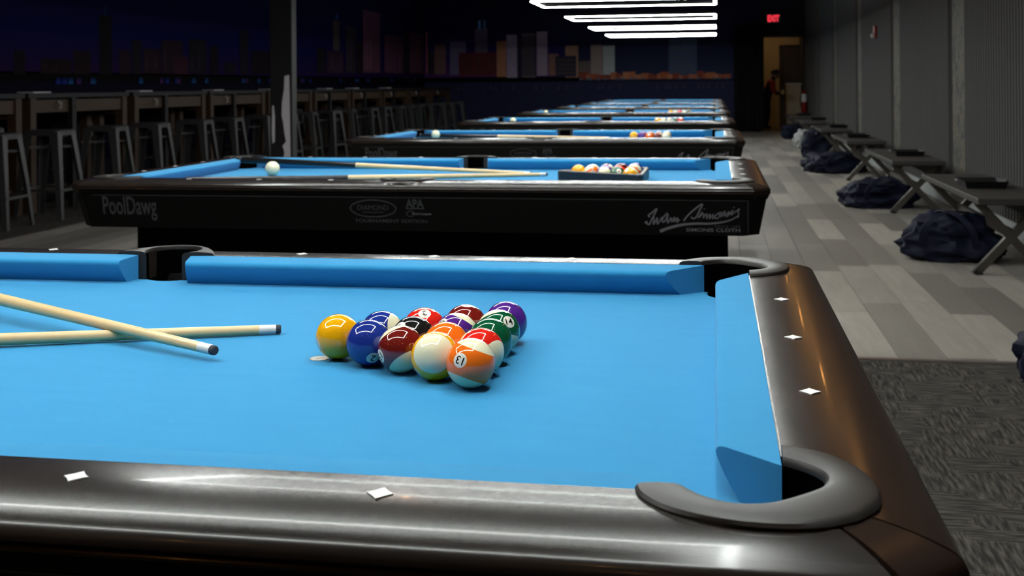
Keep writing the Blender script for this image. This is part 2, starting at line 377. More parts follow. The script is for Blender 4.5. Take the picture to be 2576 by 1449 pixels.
Bb = [(-5.96, -5.92, 1.41, 2.43, (140, 80, 80)), (-5.92, -5.72, 1.4, 1.95, (46, 40, 50)), (-5.75, -5.46, 1.4, 2.12, (100, 76, 74)), (-5.36, -4.96, 1.38, 2.19, (92, 86, 110)), (-5.14, -4.21, 1.35, 1.92, (84, 40, 44)), (-4.74, -4.42, 1.91, 2.49, (78, 72, 84)), (-4.65, -4.59, 2.48, 2.69, (70, 110, 180)), (-4.51, -4.48, 2.48, 2.7, (70, 110, 180)), (-4.2, -3.97, 1.32, 2.18, (150, 104, 78)), (-3.96, -3.7, 1.3, 2.33, (132, 122, 140)), (-3.69, -3.59, 1.3, 2.21, (40, 38, 50)), (-3.58, -3.25, 1.3, 2.36, (86, 78, 84)), (-3.22, -2.96, 1.34, 2.4, (130, 116, 132)), (-2.93, -2.69, 1.34, 1.86, (112, 86, 78)), (-2.53, -2.22, 1.29, 2.05, (132, 104, 88)), (-2.77, -2.27, 1.31, 1.81, (48, 48, 62)), (-2.21, -1.92, 1.32, 1.68, (90, 80, 80)), (-1.92, -1.64, 1.33, 2.06, (124, 112, 110)), (-1.63, -1.35, 1.35, 2.04, (140, 146, 160)), (-0.08, 0.58, 1.33, 2.18, (62, 70, 92))]
rects = []
for a, b, c, d, k in Bb:
    k = [min(255, v * 1.75) for v in k]; rects.append((a, b, c, d, C(*k), C(*[v * .92 for v in k])))
for uu in (-5.05, -4.74, -4.45):
    for j in range(5): rects.append((uu, uu + .2, 1.42 + j * .09, 1.47 + j * .09, C(124, 78, 82), C(124, 78, 82)))
for j in range(6): rects.append((-3.56 + j * .055, -3.535 + j * .055, 1.34, 2.3, C(54, 50, 60), C(54, 50, 60)))
for j in range(4): rects.append((-2.72, -2.32, 1.38 + j * .1, 1.42 + j * .1, C(120, 100, 96), C(120, 100, 96)))
for j in range(26):
    uu = rnd.uniform(-.05, .52); vv = rnd.uniform(1.4, 2.1); rects.append((uu, uu + .035, vv, vv + .04, C(130, 130, 120), C(130, 130, 120)))
u = -2.2
while u < 1.25:
    w = rnd.uniform(.08, .25); h = rnd.uniform(.03, .14); k = rnd.choice([(190, 120, 86), (176, 100, 70), (200, 136, 100), (150, 80, 64)])
    k = [min(255, v * 1.25) for v in k]; rects.append((u, u + w, 1.24, 1.28 + h, C(*k), C(*k)))
    if rnd.random() < .5: rects.append((u, u + .06, 1.22, 1.27, C(120, 150, 180), C(120, 150, 180)))
    u += w * .8
for k in range(30):
    uu = rnd.uniform(-5.9, 1.2); rects.append((uu, uu + .05, 1.0, 1.2, C(90, 90, 130), C(60, 60, 90)))
skyB = [(XL, 2.0, 2.4, 3.6, C(30, 34, 66), C(16, 18, 36)), (XL, -2.4, 1.75, 2.4, C(56, 44, 120), C(30, 34, 66)), (-2.4, 2.0, 1.75, 2.4, C(52, 58, 92), C(32, 36, 70)), (XL, -2.4, 1.3, 1.75, C(112, 66, 140), C(56, 44, 120)), (-2.4, 2.0, 1.2, 1.75, C(64, 70, 104), C(52, 58, 92)), (XL, -2.2, 1.2, 1.32, C(8, 8, 12), C(8, 8, 12)), (XL, 2.0, .02, 1.22, C(48, 52, 84), C(56, 60, 94))]
skyB = [(a, b, c, d, [v * 1.25 for v in e], [v * 1.25 for v in f]) for a, b, c, d, e, f in skyB]
mural('painted_skyline', rects, skyB, lambda u, v, l: (u, YB - l, v), wb)

# ------------------------------------------------------------------ pool table
LX, WY, BED = .9906, .4953, .77
BACK = .052
def arc(cx, cy, r, a0, a1, n): return [(cx + r * math.cos(math.radians(a0 + (a1 - a0) * i / (n - 1))), cy + r * math.sin(math.radians(a0 + (a1 - a0) * i / (n - 1)))) for i in range(n)]
HC, HR = .030, .062         # corner hole offset, radius in the wood
SCY, SR = .083, .055         # side hole
def hole_x_in(y):            # inner edge of an end rail at position y
    x = LX + BACK; dy = abs(y) - (WY + HC)
    if abs(dy) < HR: x = max(x, LX + HC + math.sqrt(HR * HR - dy * dy))
    return x
def hole_y_in(x):            # inner edge of a long rail at position x
    y = WY + BACK; dx = abs(x) - (LX + HC)
    if abs(dx) < HR: y = max(y, WY + HC + math.sqrt(HR * HR - dx * dx))
    if abs(x) < SR: y = max(y, WY + SCY + math.sqrt(SR * SR - x * x))
    return y
RAILO = .166; CH = .118
PROF = [(.011, .768), (.004, .7825), (.0006, .7850), (.0, .7868), (.0010, .7884), (.0032, .7900), (.0010, .7914), (.0, .7930), (.0007, .7960), (.0022, .7990), (.0048, .8017), (.0082, .8038)] + [(d, .8152 - .0135 * (1 - d / .082) ** 2.1) for d in (.013, .019, .027, .036, .048, .062, .078)]
def rail_sweep(name, IO, mat, parent):
    rows = []
    for I, O in IO:
        I = Vector((*I, 0)); O = Vector((*O, 0)); d = (I - O); ln = d.length; d.normalize(); row = []
        for dd, z in PROF: row.append((O + d * min(dd, ln * (.3 + dd * 6))) + Vector((0, 0, z)))
        row.append(I - d * .0020 + Vector((0, 0, .8152))); row.append(I - d * .0011 + Vector((0, 0, .81512))); row.append(I - d * .0003 + Vector((0, 0, .8148))); row.append(I + Vector((0, 0, .8140))); row.append(I + Vector((0, 0, .765))); row.append(O + d * .012 + Vector((0, 0, .768)))
        rows.append(row)
    o = grid_obj(name, rows, mat, parent, smooth=True, closed=True, caps=True)
    o.data.materials.append(M['apron'])
    for p in o.data.polygons:
        if len(p.vertices) == 4 and sum(o.data.vertices[i].co.z for i in p.vertices) / 4 < .7845: p.material_index = 1
    return o
def build_table():
    T = empty('pool_table')
    # slate bed with pocket cut-outs
    q = .035; br = .050; ex = BACK - .002; pts = []
    k = math.degrees(math.asin((ex - q) / br))
    def corner(sx, sy):
        a = arc(q, q, br, -90 + (90 - math.degrees(math.acos((ex - q) / br))), -180 - (90 - math.degrees(math.acos((ex - q) / br))), 14) if False else None
        a0 = -math.degrees(math.acos((ex - q) / br)); a1 = -270 - a0
        p = [(sx * (LX + x), sy * (WY + y)) for x, y in arc(q, q, br, a0, a1, 14)]
        return p
    sc = .086; sr = .050; sa = math.degrees(math.asin((sc - ex) / sr))
    side = arc(0, WY + sc, sr, -sa, -180 + sa, 14)
    c1 = corner(1, 1); c2 = corner(-1, 1)[::-1]; c3 = corner(-1, -1); c4 = corner(1, -1)[::-1]
    pts = c1 + side + c2 + c3 + [(-x, -y) for x, y in side] + c4
    bm = bmesh.new(); top = [bm.verts.new((x, y, BED)) for x, y in pts]; bot = [bm.verts.new((x, y, BED - .03)) for x, y in pts]
    f = bm.faces.new(top); bm.faces.new(bot)
    for i in range(len(pts)): bm.faces.new((top[i], top[(i + 1) % len(pts)], bot[(i + 1) % len(pts)], bot[i]))
    bmesh.ops.triangulate(bm, faces=[f])
    mesh_obj('bed_cloth', bm, 'cloth', T)
    # cushions
    cp = [(.0008, .031), (0, .0345), (.0008, .0372), (.0022, .0392), (.0045, .0404), (.0075, .0412), (.030, .0430), (BACK, .0445), (BACK, .0), (.020, .0), (.012, .010), (.005, .022)]
    def cushion(a, b, back, ea, eb):
        a = Vector((*a, 0)); b = Vector((*b, 0)); al = (b - a).normalized(); back = Vector((*back, 0)); rows = []
        for tt in (0.0, 1.0):
            row = []
            for d, z in cp:
                p = (a - al * (ea * d / BACK)) if tt == 0 else (b + al * (eb * d / BACK))
                row.append(p + back * d + Vector((0, 0, BED + z)))
            rows.append(row)
        o = grid_obj('cushion', rows, 'cloth', T, smooth=True, closed=True, caps=True)
        return o
    ct = .0808; eC, eS = .062, .013; st = .0635
    for s in (1, -1):
        cushion((s * LX, -(WY - ct)), (s * LX, WY - ct), (s, 0), eC, eC)
        cushion((-(LX - ct), s * WY), (-st, s * WY), (0, s), eC, eS)
        cushion((st, s * WY), (LX - ct, s * WY), (0, s), eS, eC)
    # rails
    def end_rail(s):
        yi = WY + HC + HR * math.sin(math.radians(37)); yo = WY + CH - .0028; IO = []; n = 41
        for i in range(n):
            u = -math.cos(math.pi * i / (n - 1)); u = (1 if u > 0 else -1) * abs(u) ** .8
            y = u * yi; IO.append(((s * hole_x_in(y), y), (s * (LX + RAILO), u * yo)))
        rail_sweep('rail', IO, 'wood_y', T)
    def long_rail(sx, sy):
        x1i = LX + HC + HR * math.cos(math.radians(53)); x1o = LX + CH - .0028; IO = []; n = 41
        for i in range(n):
            u = .5 - .5 * math.cos(math.pi * i / (n - 1))
            x = .0008 + u * (x1i - .0008); xo = .0008 + u * (x1o - .0008)
            IO.append(((sx * x, sy * hole_y_in(x)), (sx * xo, sy * (WY + RAILO))))
        rail_sweep('rail', IO, 'wood_x', T)
    for s in (1, -1): end_rail(s)
    for sx in (1, -1):
        for sy in (1, -1):
            long_rail(sx, sy)
            IO = []
            for i in range(12):
                u = i / 11; an = math.radians(37 + 1.8 + (16 - 3.6) * u)
                a = (LX + RAILO, WY + CH + .0028); b = (LX + CH + .0028, WY + RAILO)
                IO.append(((sx * (LX + HC + HR * math.cos(an)), sy * (WY + HC + HR * math.sin(an))), (sx * (a[0] + (b[0] - a[0]) * u), sy * (a[1] + (b[1] - a[1]) * u))))
            rail_sweep('corner_block', IO, 'wood_y', T)
            # corner pocket liner
            N = 37
            inn = [(p.x, p.y) for p in catmull([(a, b, 0) for a, b in ((.0535, -.022), (.072, -.006), (.082, .014), (.077, .036), (.058, .058), (.036, .077), (.014, .082), (-.006, .072), (-.022, .0535))], N)]
            half = [(.0535, -.060), (.072, -.055), (.096, -.036), (.113, -.005), (.120, .030), (.1165, .066), (.103, .090)]
            out = [(p.x, p.y) for p in catmull([(a, b, 0) for a, b in half + [(b, a) for a, b in half[::-1]]], N)]
            liner(T, [(sx * (LX + a), sy * (WY + b)) for a, b in inn], [(sx * (LX + a), sy * (WY + b)) for a, b in out])
            cup(T, sx * (LX + HC + .004), sy * (WY + HC + .004), .054)
    for sy in (1, -1):
        N = 31
        inn = arc(0, SCY, .050, -46, 226, N)
        out = [(p.x, p.y) for p in catmull([(.094, .0535, 0), (.082, .080, 0), (.058, .112, 0), (.028, .134, 0), (0, .139, 0), (-.028, .134, 0), (-.058, .112, 0), (-.082, .080, 0), (-.094, .0535, 0)], N)]
        liner(T, [(a, sy * (WY + b)) for a, b in inn], [(a, sy * (WY + b)) for a, b in out])
        cup(T, 0, sy * (WY + SCY + .004), .054)
    # pearl diamonds
    bm = bmesh.new(); pts = []
    for i in range(4):
        a = math.pi / 2 * i; b = a + math.pi / 2; p, r = Vector((math.cos(a) * .0105, math.sin(a) * .0118)), Vector((math.cos(b) * .0105, math.sin(b) * .0118))
        for tt in (0, .33, .67): m = p.lerp(r, tt); pts.append(m * (1 - .10 * math.sin(math.pi * tt)))
    up = [bm.verts.new((p.x, p.y, .0006)) for p in pts]; lo = [bm.verts.new((p.x, p.y, -.002)) for p in pts]; bm.faces.new(up)
    for i in range(12): bm.faces.new((up[i], up[(i + 1) % 12], lo[(i + 1) % 12], lo[i]))
    d0 = mesh_obj('diamond_inlay', bm, 'inlay', T); dm = d0.data; spots = []
    s = .24765
    for k in (-1, 0, 1): spots += [(LX + .092, k * s), (-LX - .092, k * s)]
    for k in (-3, -2, -1, 1, 2, 3): spots += [(k * s, WY + .092), (k * s, -WY - .092)]
    for i, (x, y) in enumerate(spots):
        o = d0 if i == 0 else link(bpy.data.objects.new('diamond_inlay', dm), T)
        o.location = (x, y, .8152)
    # apron
    zt, zb = .7685, .656; tx, ty = LX + RAILO - .012, WY + RAILO - .012; bx, by = tx - .022, ty - .022; cc = .048
    def octo(x, y): return [(x, -y + cc), (x, y - cc), (x - cc, y), (-x + cc, y), (-x, y - cc), (-x, -y + cc), (-x + cc, -y), (x - cc, -y)]
    A, B = octo(tx, ty), octo(bx, by); th = .03
    A2, B2 = octo(tx - th, ty - th), octo(bx - th, by - th); ap = {}
    for i in range(8):
        j = (i + 1) % 8; bm = bmesh.new()
        v = [bm.verts.new((*p, z)) for p, z in ((A[i], zt), (A[j], zt), (B[j], zb), (B[i], zb), (A2[i], zt), (A2[j], zt), (B2[j], zb), (B2[i], zb))]
        for f in ((0, 1, 2, 3), (4, 5, 6, 7), (0, 1, 5, 4), (3, 2, 6, 7), (0, 3, 7, 4), (1, 2, 6, 5)): bm.faces.new([v[a] for a in f])
        ap[i] = mesh_obj('apron_panel' if i % 2 == 0 else 'apron_corner', bm, 'apron', T)
    # raised border line on the near apron panel, lettering and emblems
    near = ap[6]
    def fy(z): return -(by + (ty - by) * (z - zb) / (zt - zb)) - .0008
    def lay(o):
        for v in o.data.vertices: v.co.y = fy(v.co.z)
    for nm, body, x0, x1, z0, z1, mt, bold, sl in (
            ('lettering', 'PoolDawg', -1.025, -.833, .680, .761, 'print_dim', .012, 0),
            ('lettering', 'APA', .020, .079, .733, .760, 'print_dim', .03, 0),
            ('lettering', 'TOURNAMENT EDITION', -.152, .087, .6835, .6945, 'print_dim', .01, 0),
            ('lettering', 'DIAMOND', -.140, -.038, .724, .740, 'print_dim', 0, 0),
            ('lettering', 'Pool League', .040, .102, .708, .717, 'print', .01, 0),
            ('lettering', 'SINCE 1680', .988, 1.064, .6815, .6885, 'print_dim', 0, 0),
            ('lettering', 'SIMONIS CLOTH', .902, 1.064, .668, .679, 'print', .012, 0)):
        lay(text_on_plane(nm, body, x0, x1, z0, z1, 0, mt, near, bold, sl))
    for bx_, (w0, w1) in (((.020, .079), (.7285, .732)),):
        bm = bmesh.new(); vs = [bm.verts.new((x, 0, z)) for x, z in ((bx_[0], w0), (bx_[1], w0), (bx_[1], w1), (bx_[0], w1))]; bm.faces.new(vs); lay(mesh_obj('emblem_bar', bm, 'print_dim', near))
    bm = bmesh.new(); ribbon(bm, [(-.0885 + .0755 * math.cos(a * math.pi / 12), .729 + .0275 * math.sin(a * math.pi / 12)) for a in range(25)], (.0035, .0035), 0, 60); lay(mesh_obj('oval_emblem', bm, 'print_dim', near))
    bm = bmesh.new(); ribbon(bm, [(.034 + .013 * math.cos(a * math.pi / 6), .713 + .0085 * math.sin(a * math.pi / 6)) for a in range(13)], (.002, .002), 0, 30); lay(mesh_obj('round_emblem', bm, 'print_dim', near))
    bm = bmesh.new(); ribbon(bm, [(-.125, .7175), (-.09, .7165), (-.055, .7175)], (.002, .002), 0, 8); lay(mesh_obj('emblem_bar', bm, 'print_dim', near))
    strokes = [([(245, 480), (225, 445), (285, 400), (375, 322), (340, 410), (275, 535), (238, 612), (200, 605), (163, 578), (205, 562)], 26),
               ([(318, 470), (318, 545), (312, 612), (350, 550), (385, 490), (378, 560), (388, 604), (430, 545), (480, 470)], 24),
               ([(572, 400), (515, 455), (470, 535), (492, 570), (540, 520), (580, 420), (565, 510), (570, 580), (600, 545), (632, 480)], 24),
               ([(632, 480), (640, 530), (650, 560), (690, 480), (700, 500), (690, 560), (745, 490), (752, 520), (735, 572), (790, 515)], 22),
               ([(862, 545), (930, 450), (1060, 325), (1200, 228), (1150, 345), (1095, 460), (1040, 496), (992, 468)], 27),
               ([(1198, 370), (1150, 440), (1128, 480), (1175, 440), (1215, 400), (1225, 430), (1212, 488)], 20),
               ([(1232, 308), (1236, 314), (1240, 320)], 24),
               ([(1212, 488), (1250, 430), (1282, 408), (1280, 450), (1272, 495), (1310, 440), (1345, 415), (1335, 460), (1322, 500), (1365, 450), (1400, 420), (1380, 495), (1430, 465)], 20),
               ([(1490, 400), (1440, 430), (1432, 480), (1470, 490), (1510, 440), (1500, 400), (1480, 395), (1530, 380)], 20),
               ([(1545, 365), (1540, 420), (1535, 462), (1570, 400), (1605, 352), (1600, 400), (1590, 448), (1640, 400), (1685, 360), (1650, 430), (1640, 455), (1690, 400), (1752, 330)], 20),
               ([(1752, 330), (1722, 395), (1715, 420), (1770, 380), (1862, 310), (1840, 360), (1850, 410), (1835, 462), (1795, 455)], 20),
               ([(1764, 278), (1768, 284), (1772, 290)], 26)]
    bm = bmesh.new(); mp = lambda p: (.777 + (1600 + p[0] / 7.156 - 1622) * .001196, .750 - (480 + p[1] / 7.156 - 515) * .0012)
    for st_, w in strokes: ribbon(bm, [mp(p) for p in st_], (w * .000168, w * .000168), 0, 46)
    ribbon(bm, [mp(p) for p in ((430, 745), (560, 690), (740, 635), (900, 605), (1100, 590), (1300, 590), (1500, 568), (1650, 536), (1760, 490), (1830, 440))], (.0098, .003), 0, 60)
    lay(mesh_obj('signature', bm, 'print', near))
    bm = bmesh.new()
    for pts_ in ([(-1.06, .765), (0, .7655), (1.088, .765)], [(1.088, .765), (1.088, .72), (1.088, .664)]): ribbon(bm, pts_, (.0018, .0018), 0, 6)
    lay(mesh_obj('border_line', bm, 'print_dim', near))
    # pedestal
    bm = bmesh.new(); add_box(bm, (-1.03, -.40, .0), (1.03, .40, .665)); bmesh.ops.recalc_face_normals(bm, faces=bm.faces)
    mesh_obj('pedestal', bm, 'apron', T)
    bm = bmesh.new(); add_box(bm, (-1.06, -.43, .0), (1.06, .43, .07)); mesh_obj('plinth', bm, 'apron', T)
    # foot spot sticker
    lathe('foot_spot', [(.0125, .0), (.0125, .0005)], 'spotm', T, 28, False).location = (LX / 2 - .0075, 0, BED)
    return T
def liner(T, inn, out):
    rows = []
    for (ax, ay), (bx, by) in zip(inn, out):
        a = Vector((ax, ay, 0)); b = Vector((bx, by, 0)); row = []
        for t_, z in ((0.0, .735), (0.0, .8135), (.03, .8175), (.09, .8200), (.22, .8212), (.55, .8214), (.85, .8205), (.95, .8192), (1.0, .8165), (1.0, .806)):
            row.append(a.lerp(b, t_) + Vector((0, 0, z)))
        rows.append(row)
    o = grid_obj('pocket_liner', rows, 'liner', T, smooth=True, closed=True, caps=True)
    o.data.materials.append(M['pocket'])
    for p in o.data.polygons:
        if len(p.vertices) > 4: p.use_smooth = False
        elif sum(o.data.vertices[i].co.z for i in p.vertices) / 4 < .79: p.material_index = 1
def cup(T, x, y, r):
    o = lathe('pocket_cup', [(r * .8, -.12), (r, -.05), (r, -.031)], 'pocket', T, 24); o.location = (x, y, BED)
    bm = o.data
TY = [0.0, 2.782, 5.723, 8.709, 11.701, 14.683, 17.649, 20.605]
ORD = ['nearest', 'second', 'third', 'fourth', 'fifth', 'sixth', 'seventh', 'farthest']
tlab = ['nearest black pool table with blue cloth, cut off by the frame', 'second pool table with blue cloth, both cues and a triangle rack on it',
        'third pool table from the front, blue cloth and black apron', 'fourth pool table from the front, blue cloth', 'fifth pool table from the front, blue cloth',
        'sixth pool table from the front, blue cloth', 'seventh pool table from the front, blue cloth', 'farthest pool table, blue cloth, next to the painted back wall']
proto = build_table(); tables = []
for i, y in enumerate(TY):
    T = proto if i == 0 else copy_tree(proto)
    T.location = (0, y, 0); tag(T, tlab[i], 'pool table', 'pool tables in a row'); tables.append(T)

# ------------------------------------------------------------------ light frames over the tables
def build_light():
    E_ = empty('table_light'); hx, hy, w, z = 1.0, .5, .028, 2.05
    for (lo, hi) in (((-hx - w / 2, -hy - w / 2), (hx + w / 2, -hy + w / 2)), ((-hx - w / 2, hy - w / 2), (hx + w / 2, hy + w / 2)), ((-hx - w / 2, -hy + w / 2), (-hx + w / 2, hy - w / 2)), ((hx - w / 2, -hy + w / 2), (hx + w / 2, hy - w / 2))):
        d = box('light_bar', (lo[0], lo[1], z - .010), (hi[0], hi[1], z - .007), 'lamp', E_)
        box('housing', (lo[0], lo[1], z - .007), (hi[0], hi[1], z + .030), 'black', E_)
    for sx in (-1, 1):
        for sy in (-1, 1): tube('hanging_wire', [(sx * hx * .8, sy * hy, z + .03), (sx * hx * .8, sy * hy, ZC)], .002, 'black', E_, 5)
    return E_
lp = build_light()
for i, y in enumerate(TY):
    o = lp if i == 0 else copy_tree(lp); o.location = (0, y, 0)
    tag(o, 'rectangular white light frame hanging over the %s pool table' % ORD[i], 'light', 'light frames over the tables')

# ------------------------------------------------------------------ balls
R_ = .028575
bm = bmesh.new(); bmesh.ops.create_uvsphere(bm, u_segments=64, v_segments=40, radius=R_)
sph = bpy.data.meshes.new('ball'); bm.to_mesh(sph); bm.free()
for p in sph.polygons: p.use_smooth = True
ball_mesh = {}
for i in range(16):
    me = sph.copy(); me.materials.append(M['ball%d' % i]); ball_mesh[i] = me
digit_mesh = {}
def digits(num):
    if num in digit_mesh: return digit_mesh[num]
    vs, fs, asp = text_mesh(str(num), .01); h = .0092; w = min(h * asp, .0125); bm = bmesh.new()
    V = [bm.verts.new((0, (a - .5) * w, (b - .5) * h)) for a, b in vs]
    for f in fs:
        try: bm.faces.new([V[i] for i in f])
        except ValueError: pass
    bmesh.ops.triangulate(bm, faces=list(bm.faces))
    for _ in range(3):
        le = [e for e in bm.edges if e.calc_length() > .0018]
        if le: bmesh.ops.subdivide_edges(bm, edges=le, cuts=1); bmesh.ops.triangulate(bm, faces=list(bm.faces))
    for v in bm.verts: v.co = Vector((math.sqrt(max(0, R_ * R_ - v.co.y ** 2 - v.co.z ** 2)), v.co.y, v.co.z)).normalized() * (R_ * 1.0035)
    me = bpy.data.meshes.new('number'); bm.to_mesh(me); bm.free(); me.materials.append(M['ink']); digit_mesh[num] = me; return me
CN = {0: 'cream', 1: 'yellow', 2: 'dark blue', 3: 'red', 4: 'purple', 5: 'orange', 6: 'green', 7: 'maroon', 8: 'black'}
def ball(num, pos, c=None, n=None, label='', group=None, num_part=True):
    o = bpy.data.objects.new('billiard_ball' if num else 'cue_ball', ball_mesh[num]); link(o); P = Vector(pos)
    if c is None:
        c = Vector((rnd.gauss(0, 1), rnd.gauss(0, 1), rnd.gauss(0, 1))).normalized(); n = Vector((rnd.gauss(0, 1), rnd.gauss(0, 1), rnd.gauss(0, 1)))
    else:
        t_ = (CAM - P).normalized(); r = (CR - t_ * CR.dot(t_)).normalized(); u = t_.cross(r)
        c = (r * c[0] + u * c[1] + t_ * c[2]).normalized(); n = r * n[0] + u * n[1] + t_ * n[2]
    n = (n - c * n.dot(c)).normalized(); y = n.cross(c)
    m = Matrix(((c.x, y.x, n.x, P.x), (c.y, y.y, n.y, P.y), (c.z, y.z, n.z, P.z), (0, 0, 0, 1))); o.matrix_world = m
    tag(o, label, 'ball', group)
    if num and num_part: link(bpy.data.objects.new('number', digits(num)), o)
    return o
HR3 = .05715 * math.sqrt(3) / 2 * 1.003; DD = .05715 * 1.003
# nearest table: (row, place from the camera side): number, number direction, axis (in right/up/towards-camera terms)
rack1 = {(0, 0): (1, (-.92, -.34, .2), (0, 1, 0)), (1, 0): (2, (.2, -.67, .71), (-.35, -.8, -.5)), (1, 1): (10, (0, -.94, .33), (.93, .12, .34)),
         (2, 0): (15, (-.88, -.3, .37), (.43, -.81, .38)), (2, 1): (8, (-.6, .5, .6), (.3, -.7, .6)), (2, 2): (3, (0, .72, .66), (.25, -.7, .6)),
         (3, 0): (9, (-.72, -.68, .05), (-.12, .17, .98)), (3, 1): (5, (.3, -.85, .4), (0, 0, 1)), (3, 2): (12, (-.67, .52, .53), (.45, .8, -.2)), (3, 3): (7, (.05, .96, .22), (0, 0, 1)),
         (4, 0): (13, (-.44, .107, .89), (-.34, -.94, -.055)), (4, 1): (11, (-.66, -.68, .32), (.72, -.45, .53)), (4, 2): (6, (-.2, -.85, .45), (0, 0, 1)), (4, 3): (14, (.50, .45, .74), (-.3, .82, -.42)), (4, 4): (4, (-.5, -.7, .5), (0, 1, 0))}
def bname(num): return ('solid ' if num <= 8 else 'striped ') + CN[num if num <= 8 else num - 8]
lab1 = {1: 'solid yellow ball at the apex of the nearest rack, on the foot spot', 2: 'solid dark blue ball with upside-down 2 in the nearest rack', 10: 'dark blue striped ball behind the solid blue one, nearest rack',
        15: 'maroon striped ball on the camera side of the nearest rack', 8: 'black eight ball in the middle of the nearest rack', 3: 'solid red ball with 3 on top, far side of the nearest rack',
        9: 'yellow striped ball showing a big cream face, nearest rack', 5: 'solid orange ball inside the nearest rack', 12: 'purple striped ball inside the nearest rack', 7: 'solid maroon ball on the far side of the nearest rack',
        13: 'orange striped ball with upside-down 13, closest to the camera', 11: 'red striped ball behind the orange striped 13, nearest rack', 6: 'solid green ball in the back row of the nearest rack', 14: 'green striped ball showing 14 in the nearest rack', 4: 'solid purple ball at the far corner of the nearest rack'}
for (r, c), (num, cd_, nd) in rack1.items():
    ball(num, (.5127 + r * HR3, .0015 + (c - r / 2) * DD, BED + R_ + .0002), cd_, nd, lab1[num], 'balls racked on the nearest table')
orders = {1: [[1], [13, 12], [10, 4, 15], [6, 3, 8, 7], [9, 5, 11, 14, 2]], 2: [[1], [4, 11], [5, 8, 10], [7, 13, 3, 6], [15, 9, 12, 14, 2]],
          3: [[1], [9, 7], [10, 8, 5], [6, 12, 4, 15], [3, 13, 11, 14, 2]], 4: [[1], [14, 2], [3, 8, 5], [10, 12, 4, 15], [6, 13, 11, 9, 7]]}
facing = {13: ((.2, .1, .9), (-.4, .6, 0)), 10: ((.2, -.9, .1), (0, .3, .95)), 6: ((.2, .4, .8), (0, 1, 0)), 9: ((-.5, .6, .5), (.5, .6, -.2))}
for ti, rows in orders.items():
    for r, row in enumerate(rows):
        for c, num in enumerate(row):
            fc = facing.get(num) if ti == 1 else ({9: ((-.9, 0, .1), (0, .2, .98)), 10: ((-.9, 0, .1), (0, .2, .98)), 14: ((-.9, 0, .1), (0, .2, .98)), 15: ((-.9, 0, .1), (0, .2, .98))}.get(num))
            x0 = .498
            ball(num, (x0 + r * HR3, TY[ti] + (c - r / 2) * DD, BED + R_ + .0002), fc[0] if fc else None, fc[1] if fc else None,
                 '%s ball, number %d, in the rack on the %s table' % (bname(num), num, ORD[ti]), 'balls racked on the %s table' % ORD[ti], num_part=(ti == 1))
for ti, (x, y) in {1: (-.73, 2.90), 2: (-.828, 6.0), 3: (-.80, 8.80), 4: (-.985, 11.75)}.items():
    if ti == 4: x = -.93
    ball(0, (x, y, BED + R_ + .0002), None, None, 'cream white cue ball alone on the %s table' % ORD[ti], 'cue balls')
# triangle rack on the second table
def tri_rack():
    E_ = empty('triangle_rack', (0, TY[1], BED)); cx = .498 + 2 * HR3 * 4 / 3 * .5
    base = [Vector((.498, 0, 0)), Vector((.498 + 4 * HR3, -2 * DD, 0)), Vector((.498 + 4 * HR3, 2 * DD, 0))]; cen = sum(base, Vector()) / 3
    ins = [cen + (b - cen) * (1 + (R_ + .004) * 2 / (b - cen).length) for b in base]; outs = [cen + (b - cen) * (1 + (R_ + .021) * 2 / (b - cen).length) for b in base]
    def rounded(tri, r):
        out = []
        for i in range(3):
            p, a, b = tri[i], tri[i - 1], tri[(i + 1) % 3]; da = (a - p).normalized(); db = (b - p).normalized(); q1 = p + da * r; q2 = p + db * r
            for k in range(6): t_ = k / 5; out.append(q1.lerp(p, t_).lerp(p.lerp(q2, t_), t_))
        return out
    A = rounded(ins, .05); B = rounded(outs, .052); rows = []
    for a, b in zip(A, B):
        rows.append([a + Vector((0, 0, .001)), a + Vector((0, 0, .034)), a.lerp(b, .2) + Vector((0, 0, .037)), a.lerp(b, .8) + Vector((0, 0, .037)), b + Vector((0, 0, .034)), b + Vector((0, 0, .001))])
    rows.append(rows[0])
    bm = bmesh.new(); vs = [[bm.verts.new(p) for p in r] for r in rows[:-1]]; n = len(vs)
    for i in range(n):
        for k in range(6): bm.faces.new((vs[i][k], vs[i][(k + 1) % 6], vs[(i + 1) % n][(k + 1) % 6], vs[(i + 1) % n][k]))
    mesh_obj('rack_frame', bm, 'rackm', E_, smooth=False)
    tag(E_, 'black triangle rack holding balls on the second table', 'ball rack')
tri_rack()
# cues
def cue(tip, direc, length, label, slope=0.0, dark=.0, rt=.0064):
    E_ = empty('pool_cue', tip); d = Vector((*direc, slope)).normalized(); rr = lambda s: rt + (0.0142 - rt) * (s / 1.47)
    q_ = d.to_track_quat('X', 'Z'); E_.rotation_mode = 'QUATERNION'; E_.rotation_quaternion = q_
    def seg(nm, a, b, mt, steps=6, extra=0.0):
        o = tube(nm, [(a + (b - a) * i / steps, 0, 0) for i in range(steps + 1)], [rr(a + (b - a) * i / steps) + extra for i in range(steps + 1)], mt, E_, 20); return o
    o = tube('leather_tip', [(0, 0, 0), (.0015, 0, 0), (.007, 0, 0)], [rt * .78, rt * .96, rt], 'tip', E_, 20)
    seg('ferrule', .007, .030, 'ferrule', 2); seg('shaft', .030, min(.76, length), 'maple', 8); seg('joint_collar', .76, .775, 'butt', 1, .0003); seg('butt', .775, length, 'butt', 6)
    seg('bumper', length, length + .012, 'tip', 1)
    tag(E_, label, 'cue', 'pool cues')
cue((.384, .133, BED + .0072), (-.351, -.131), 1.40, 'maple pool cue lying under the other on the nearest table', .0033)
cue((.361, -.034, BED + .0138), (-.440, .204), 1.46, 'maple pool cue crossing over the other on the nearest table', .0172)
cue((.291, 3.000, BED + .0070), (-1.26, .215), 1.30, 'maple cue with black butt near the far cushion, second table', .034)
